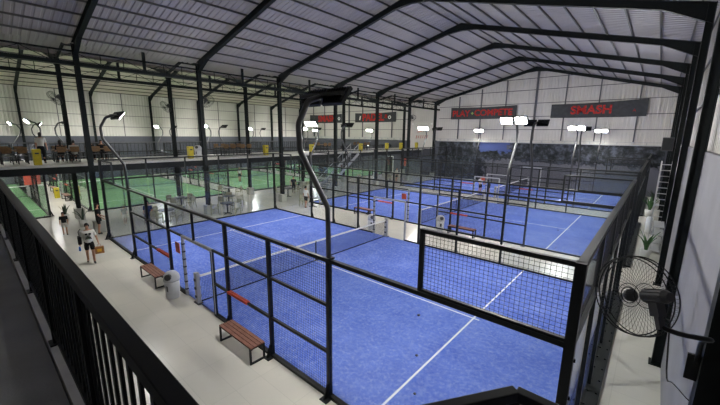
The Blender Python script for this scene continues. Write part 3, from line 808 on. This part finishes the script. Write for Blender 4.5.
# posters and doors under the gallery at the far end
o = MB().box(-.55, .55, 0, .04, 1.0, 2.1).build('red_poster', 'red', loc=(-6.9, YE - .16, 0)); tag(o, 'red poster on the end wall under the gallery', 'poster')
t = thing('door_1', 'dark door under the gallery on the far end wall', 'door', (-9.4, YE - .16, 0)); t['kind'] = 'structure'
MB().box(-.5, .5, 0, .05, 0, 2.2).build('leaf', 'steel', t); MB().box(-.58, .58, .01, .055, 0, 2.3).build('frame', 'white', t)
o = MB().box(-.04, .04, -.35, .35, 1.4, 2.5).build('hanging_poster', 'redsign', loc=(-14.3, -1.3, 0)); tag(o, 'red poster hung on the fence of the leftmost green court', 'poster')

# ------------------------------------------------------------------ industrial fan in front
def make_fan(label, group='wall fans', R=.34):
    t = thing('wall_fan', label, 'fan', (0, 0, 0), 0, group)       # local +Y is the blowing direction
    g = MB(); N = 48
    def ring(r, y, th): g.tube([(r * math.cos(2 * PI * k / N), y, r * math.sin(2 * PI * k / N)) for k in range(N + 1)], th, 6, False)
    for r, y, th in ((R, 0, .006), (R * .985, .05, .005), (R * .985, -.05, .005), (R * .3, .085, .003), (R * .3, -.085, .003), (.07, .09, .004)): ring(r, y, th)
    for k in range(56):
        a = 2 * PI * k / 56
        for sy in (1, -1):
            g.tube([(math.cos(a) * r, sy * y, math.sin(a) * r) for r, y in ((.06, .09), (R * .55, .088), (R * .9, .07), (R * .985, .04), (R, 0))], .0014, 3, False)
    g.build('guard', 'steel', t)
    for k in range(3):
        b = MB(); a0 = k * 2 * PI / 3
        rows = []
        for j in range(7):
            r = .06 + (R * .88 - .06) * j / 6; w = .45 - .12 * j / 6
            rows.append([(r * math.cos(a0 + w * s_), .025 * s_, r * math.sin(a0 + w * s_)) for s_ in (-1, -.3, .4, 1)])
        for j in range(6):
            for q in range(3): b.quad(rows[j][q], rows[j][q + 1], rows[j + 1][q + 1], rows[j + 1][q])
        b.build('blade', 'clear', t, smooth=True)
    MB().tube([(0, .05, 0), (0, .09, 0), (0, .11, 0)], [.055, .055, .03], 14).build('hub', 'lid', t, smooth=True)
    m = MB().tube([(0, -.06, 0), (0, -.09, 0), (0, -.27, 0), (0, -.31, 0)], [.04, .06, .055, .035], 16)
    for k in range(10): a = k * PI / 5; m.bar((.058 * math.cos(a), -.1, .058 * math.sin(a)), (.056 * math.cos(a), -.26, .056 * math.sin(a)), .01)
    m.build('motor', 'lid', t, smooth=False)
    MB().box(-.035, .035, -.21, -.13, -.16, -.05).box(-.025, .025, -.19, -.15, -.26, -.14).build('swivel', 'lid', t)
    return t
mclear = bpy.data.materials.new('smoky_blade'); mclear.use_nodes = True; M['clear'] = mclear
bb = mclear.node_tree.nodes['Principled BSDF']; bb.inputs['Base Color'].default_value = (.12, .13, .15, 1); bb.inputs['Alpha'].default_value = .10
fan = make_fan('large black caged wall fan in the foreground at right')
fan.location = (20.5, -.60, 4.0)
fan.rotation_euler = (math.radians(-24), 0, math.radians(44))
bpy.context.view_layer.update()
j = fan.matrix_world @ Vector((0, -.17, -.24))
t = thing('fan_bracket', 'curved black pipe arm holding the foreground fan to the dark column', 'bracket', (0, 0, 0))
MB().tube(rounded([j, j + Vector((.12, 0, -.02)), j + Vector((.32, .1, -.03)), (20.98, -.25, 3.6), (21.0, -.12, 3.3)], .12), .02, 8).build('arm', 'steel', t, smooth=True)
MB().box(20.93, 21.05, -.15, -.12, 3.15, 3.4).build('wall_plate', 'steel', t)
o = MB().tube(rounded([j + Vector((.05, .05, .05)), j + Vector((.1, .1, -.5)), (20.9, .15, 2.9), (21.15, .25, 2.6), (21.17, .3, 3.2)], .25), .006, 5).build('power_cable', 'steel')
tag(o, 'thin black power cable hanging from the foreground fan', 'cable')
k = 0
for (x, y, z, rz, w) in ((XB + .1, -.35, 7.2, 200, 'first column of the green-court row'), (XB + .1, 5.6, 7.1, 190, 'second column of the green-court row'), (XA - .1, 6.5, 7.3, 30, 'second column of the blue-court row'),
                         (XA + .1, 30.5, 7.3, 10, 'sixth column of the blue-court row')):
    f = copy_tree(fan, label='dark caged fan high on the ' + w, group='wall fans'); f.location = (x, y, z); f.rotation_euler = (math.radians(-35), 0, math.radians(rz)); f.scale = (1.25, 1.25, 1.25)

# ------------------------------------------------------------------ people
def skin_mesh(nodes, edges, root, sub=1):
    bm = bmesh.new(); lay = bm.verts.layers.skin.verify(); V = {}
    for k, (p, r) in nodes.items():
        v = bm.verts.new(p); rr = r if isinstance(r, tuple) else (r, r); v[lay].radius = rr; V[k] = v
    V[root][lay].use_root = True
    for a, b in edges: bm.edges.new((V[a], V[b]))
    me = bpy.data.meshes.new('tmp'); bm.to_mesh(me); bm.free()
    o = bpy.data.objects.new('tmp', me); C.objects.link(o)
    s = o.modifiers.new('s', 'SKIN'); s.use_smooth_shade = True
    u = o.modifiers.new('u', 'SUBSURF'); u.levels = sub; u.render_levels = sub
    out = bpy.data.meshes.new_from_object(o.evaluated_get(bpy.context.evaluated_depsgraph_get()))
    bpy.data.objects.remove(o); bpy.data.meshes.remove(me)
    for p in out.polygons: p.use_smooth = True
    return out
def person(loc, rz, label, H=1.7, top='shirtwhite', bot='clothblack', pose='stand', long_legs=False, hairlong=False, fingers=True, arms=((.12, .05), (.12, .05)), stride=.0, group=None, skirt=False, lean=0, bulk=1.0):
    """faces local -Y; arms: (forward swing, outward swing) for left(+x) and right(-x)"""
    t = thing('person', label, 'person', loc, rz, group); s = H / 1.75
    N = {}; E = []
    def P(k, x, y, z, r): N[k] = ((x * s, y * s, z * s), (r * s if not isinstance(r, tuple) else (r[0] * s, r[1] * s)))
    sit = pose == 'sit'; hz = .50 if sit else .93; dz = hz - .93
    ly = lambda z: -lean * max(0, z - .93)
    def T(k, x, y, z, r): P(k, x, y + ly(z), z + dz, r)
    T('pel', 0, 0, .95, (.145 * bulk, .105 * bulk)); T('waist', 0, 0, 1.10, (.135 * bulk, .095 * bulk)); T('chest', 0, 0, 1.30, (.165 * bulk, .11 * bulk)); T('shl', 0, 0, 1.42, (.11, .085))
    T('neck', 0, 0, 1.50, .052); T('jaw', 0, -.012, 1.575, (.062, .075)); T('head', 0, 0, 1.66, (.078, .095)); T('crown', 0, .005, 1.735, (.05, .06))
    E += [('pel', 'waist'), ('waist', 'chest'), ('chest', 'shl'), ('shl', 'neck'), ('neck', 'jaw'), ('jaw', 'head'), ('head', 'crown')]
    T('nose', 0, -.112, 1.635, .013); E.append(('head', 'nose'))
    tipset = {}
    for sx, nm, st in ((1, 'L', stride), (-1, 'R', -stride)):
        P('hip' + nm, .09 * sx, 0, .90 + dz, .092)
        if sit:
            kn = (.11 * sx, -.42, .50); an = (.11 * sx, -.40, .09)
        else:
            kn = (.10 * sx, -.02 - st * .5, .50); an = (.10 * sx, .03 - st * .9 if st > 0 else .03 - st * 1.2, .085 if st >= 0 else .12)
        P('kn' + nm, *kn, .058); P('cf' + nm, (kn[0] + an[0]) / 2, (kn[1] + an[1]) / 2 + .015, kn[2] * .65 + an[2] * .35, .054); P('an' + nm, *an, .038)
        P('to' + nm, an[0] + .02 * sx, an[1] - .15, max(.03, an[2] - .05), (.042, .03)); P('he' + nm, an[0], an[1] + .05, max(.04, an[2] - .045), .036)
        E += [('pel', 'hip' + nm), ('hip' + nm, 'kn' + nm), ('kn' + nm, 'cf' + nm), ('cf' + nm, 'an' + nm), ('an' + nm, 'to' + nm), ('an' + nm, 'he' + nm)]
        fw, ow = arms[0 if sx > 0 else 1]; fw = fw; 
        T('sh' + nm, .18 * sx, 0, 1.415, .06)
        sh = Vector((.18 * sx, ly(1.415), 1.415 + dz)); d1 = Vector((math.sin(ow) * sx, -math.sin(fw * .4), -math.cos(fw * .4))).normalized()
        el = sh + d1 * .29 + Vector((.025 * sx, .03, 0)); d2 = Vector((math.sin(ow) * .6 * sx, -math.sin(fw * 1.6 + .15), -math.cos(fw * 1.6 + .15))).normalized()
        wr = el + d2 * .25; P('el' + nm, *el, .042); P('wr' + nm, *wr, .028); pa = wr + d2 * .06; P('pa' + nm, *pa, (.036, .022))
        E += [('shl', 'sh' + nm), ('sh' + nm, 'el' + nm), ('el' + nm, 'wr' + nm), ('wr' + nm, 'pa' + nm)]
        if fingers:
            side = Vector((0, 1, 0)) - d2 * d2.y; side.normalize(); inn = Vector((-sx, 0, 0))
            for i, ln in enumerate((.065, .078, .072, .055)):
                b = pa + side * (-.027 + .018 * i) * -1 + d2 * .02; m1 = b + d2 * ln * .55; m2 = m1 + (d2 * .7 + inn * .6).normalized() * ln * .5
                P('f%d%s' % (i, nm), *b, .0095); P('g%d%s' % (i, nm), *m1, .0088); P('h%d%s' % (i, nm), *m2, .0075)
                E += [('pa' + nm, 'f%d%s' % (i, nm)), ('f%d%s' % (i, nm), 'g%d%s' % (i, nm)), ('g%d%s' % (i, nm), 'h%d%s' % (i, nm))]
            tb = wr + d2 * .03 - side * -.0 + Vector((0, -.03, 0)); te = tb + d2 * .035 + Vector((0, -.02, 0)) + inn * .01
            P('t' + nm, *tb, .0105); P('u' + nm, *te, .0085); E += [('pa' + nm, 't' + nm), ('t' + nm, 'u' + nm)]
        tipset[nm] = pa
    me = skin_mesh(N, E, 'pel')
    me.materials.clear(); me.materials.append(M['skin']); me.materials.append(M['lid'])
    me.materials.append(M[top]); me.materials.append(M[bot])
    for p in me.polygons:
        c_ = p.center
        if c_.z < .105 * s: p.material_index = 1
        elif .97 * s < c_.z - dz * s < 1.46 * s and abs(c_.x) < .17 * s: p.material_index = 2
        elif .85 * s < c_.z - dz * s <= .97 * s and abs(c_.x) < .17 * s: p.material_index = 3
    body = bpy.data.objects.new('body', me); C.objects.link(body); body.parent = t
    def sub(keys, edges, grow, root, name, m, over={}):
        n2 = {}
        for k in keys:
            p, r = N[k]; p = over.get(k, p); r = r if isinstance(r, tuple) else (r, r); n2[k] = (p, (r[0] * grow[0] + grow[1] * s, r[1] * grow[0] + grow[1] * s))
        m2 = skin_mesh(n2, edges, root); m2.materials.clear(); m2.materials.append(M[m]); o = bpy.data.objects.new(name, m2); C.objects.link(o); o.parent = t; return o
    mid = lambda a, b, u: tuple(Vector(N[a][0]).lerp(Vector(N[b][0]), u))
    sub(['pel', 'waist', 'chest', 'shl', 'shL', 'shR', 'elL', 'elR'], [('pel', 'waist'), ('waist', 'chest'), ('chest', 'shl'), ('shl', 'shL'), ('shl', 'shR'), ('shL', 'elL'), ('shR', 'elR')], (1.04, .016), 'pel', 'shirt', top,
        {'elL': mid('shL', 'elL', .85), 'elR': mid('shR', 'elR', .85), 'pel': tuple(Vector(N['pel'][0]) - Vector((0, 0, .10 * s)))})
    u = .9 if long_legs else .72
    if long_legs:
        ks = ['pel', 'waist', 'hipL', 'hipR', 'knL', 'knR', 'anL', 'anR']; es = [('waist', 'pel'), ('pel', 'hipL'), ('pel', 'hipR'), ('hipL', 'knL'), ('hipR', 'knR'), ('knL', 'anL'), ('knR', 'anR')]; ov = {'waist': mid('pel', 'waist', .6)}
    else:
        ks = ['pel', 'waist', 'hipL', 'hipR', 'knL', 'knR']; es = [('waist', 'pel'), ('pel', 'hipL'), ('pel', 'hipR'), ('hipL', 'knL'), ('hipR', 'knR')]; ov = {'waist': mid('pel', 'waist', .6), 'knL': mid('hipL', 'knL', .85), 'knR': mid('hipR', 'knR', .85)}
    sub(ks, es, (1.02, .02), 'pel', 'trousers' if long_legs else 'shorts', bot, ov)
    hc = Vector(N['head'][0]); h = MB(); rows = 8; seg = 14
    prof = [(.001, .13), (.045, .118), (.075, .085), (.09, .045), (.094, .0), (.088, -.03)] + ([(.085, -.09), (.075, -.16), (.05, -.22)] if hairlong else [(.075, -.05)])
    bbase = 0
    for r, z in prof:
        for q in range(seg):
            a = 2 * PI * q / seg; fr = math.sin(a) < -.35   # front of the head is -Y
            zz = z; rr = r
            if fr and z < .03: zz = max(z, .03); 
            h.v.append(((hc.x / s + rr * .92 * math.cos(a)) * s, (hc.y / s + .012 + rr * 1.12 * math.sin(a)) * s, (hc.z / s + zz - .005) * s))
    for i in range(len(prof) - 1):
        for q in range(seg):
            a = i * seg + q; b2 = i * seg + (q + 1) % seg; h.f.append((a, a + seg, b2 + seg, b2))
    h.build('hair', 'hair', t, smooth=True)
    for sx in (-1, 1):
        MB()._lathe([(.002, -.011), (.009, -.006), (.011, 0), (.009, .006), (.002, .011)], ((hc.x / s + .03 * sx) * s, (hc.y / s - .088) * s, hc.z + .003), 8).build('eye', 'hair', t)
    MB().box(hc.x - .022 * s, hc.x + .022 * s, hc.y - .1 * s, hc.y - .08 * s, hc.z - .066 * s, hc.z - .058 * s).build('mouth', 'redsign', t)
    return t, tipset, s
R_ = math.radians
# man in white walking towards the camera (-Y local -> world +X means rz = 90 deg)
pm, tp, s = person((3.38, -1.42, 0), R_(82), 'man in a printed white T-shirt and black shorts walking with a paper bag', 1.68, stride=.12, arms=((.12, .24), (.1, .22)), bulk=1.22)
pr = MB(); 
for (a, b_, c, d) in ((-.1, -.02, 1.30, 1.36), (.02, .1, 1.30, 1.36), (-.09, .09, 1.17, 1.2), (-.11, .11, 1.12, 1.15), (-.05, .05, 1.23, 1.26)): pr.box(a * s, b_ * s, -.163 * s, -.12 * s, c * s, d * s)
pr.v = [(a_, b_ * 1.22, c_) for a_, b_, c_ in pr.v]
pr.build('shirt_print', 'clothblack', pm)
def tops(t, v): bpy.context.view_layer.update(); return t.matrix_world @ v
hl = tops(pm, Vector(tp['L']) * s); hr = tops(pm, Vector(tp['R']) * s)
t = thing('paper_bag', 'brown paper shopping bag with orange print in the walking man\'s hand', 'bag', (hl.x, hl.y, hl.z - .42), R_(82))
MB().prism([(-.15, 0), (.15, 0), (.15, .28), (-.15, .28)], -.07, .07).build('body', 'bag', t)
MB().box(-.08, .07, -.076, -.07, .08, .2).build('print', 'orange', t)
MB().tube([(-.07, 0, .27), (-.05, 0, .38), (.0, 0, .42), (.05, 0, .38), (.07, 0, .27)], .006, 5).build('handle', 'bag', t)
t = thing('blue_bottle', 'small blue bottle held low in the walking man\'s other hand', 'bottle', (hr.x + .02, hr.y - .02, hr.z - .19), 0)
MB()._lathe([(.032, 0), (.034, .02), (.034, .15), (.014, .19)], (0, 0, 0), 12).build('body', 'bottle', t, smooth=True); MB()._lathe([(.014, .19), (.014, .21), (.01, .212)], (0, 0, 0), 10).build('cap', 'white', t)
t = thing('shoulder_bag', 'black shoulder bag slung at the walking man\'s side', 'bag', (3.27, -1.70, .86), R_(82))
MB().box(-.05, .08, -.16, .14, 0, .32).build('body', 'clothblack', t, bevel=.03)
MB().tube([(.03, -.1, .3), (.0, -.05, .52), (.08, .0, .62)], .012, 6).build('strap', 'clothblack', t)
person((-2.39, -1.35, 0), R_(80), 'girl in a black T-shirt and pale skirt walking behind the man', 1.22, 'clothblack', 'clothbeige', stride=.08, hairlong=True)
person((-1.28, -.12, 0), R_(170), 'woman in black T-shirt and shorts with a cap, standing by the first column', 1.66, 'clothblack', 'clothblack', arms=((.5, .05), (.4, .05)), hairlong=True)
person((1.43, 11.69, 0), R_(190), 'man in a white T-shirt and dark shorts seen from behind in the aisle', 1.62, 'shirtwhite', 'clothblack', stride=.12)
person((8.2, 27.2, 0), R_(60), 'player in a white T-shirt on the farthest blue court by the white gate frame', 1.68, 'shirtwhite', 'clothblack', arms=((.5, .1), (.4, .1)))
person((8.9, 27.6, 0), R_(300), 'player in dark clothes bending beside the white-shirted player, farthest court', 1.68, 'clothblack', 'clothblack', lean=.5, arms=((.6, .1), (.5, .1)))
person((-2.0, 28.1, 0), R_(90), 'person with a pale top standing under the far end of the gallery', 1.65, 'clothbeige', 'clothblack')
person((-4.05, 14.9, 0), R_(60), 'person in black standing at a lobby table behind the third column', 1.6, 'clothblack', 'clothblack', long_legs=True)
person((-14.5, 15.6, 0), R_(200), 'player in a white shirt on the green court behind the second lobby column', 1.7, 'shirtwhite', 'clothblack')
# gallery people
person((-5.15, -1.75 + .3, 3.55), R_(250), 'person in white top and dark trousers standing on the gallery by the yellow bin', 1.68, 'shirtwhite', 'clothblack', long_legs=True, lean=.25, hairlong=True)
for (x, y, rz, top, w, hl_) in ((-5.38, .0, 270, 'clothbeige', 'pale-clothed person seated at the gallery table right of the yellow bin', False), (-6.62, 1.0, 90, 'clothblack', 'dark-clothed person seated left at the gallery table by the first column', True), (-6.62, 1.6, 90, 'clothblack', 'dark-clothed person seated right at the gallery table behind the first column', True),
                                (-5.38, .3 - .3 - .6, 270, 'clothblack', 'dark-haired person seated at the near-left place right of the yellow bin', True)):
    person((x, y, 3.55), R_(rz), w, 1.66, top, 'clothblack', 'sit', True, hl_, fingers=False, arms=((.8, .05), (.8, .05)))
person((-2.35, 2.55, 0), R_(70), 'person in a navy top seated on a lobby chair behind the left glass wall', 1.7, 'clothblue', 'clothblue', 'sit', True, True, fingers=False, arms=((.7, .05), (.7, .05)))
c = copy_tree(ch0, label='beige lobby chair under the seated person in navy', loc=(-2.35, 2.55, 0), rz=R_(70))
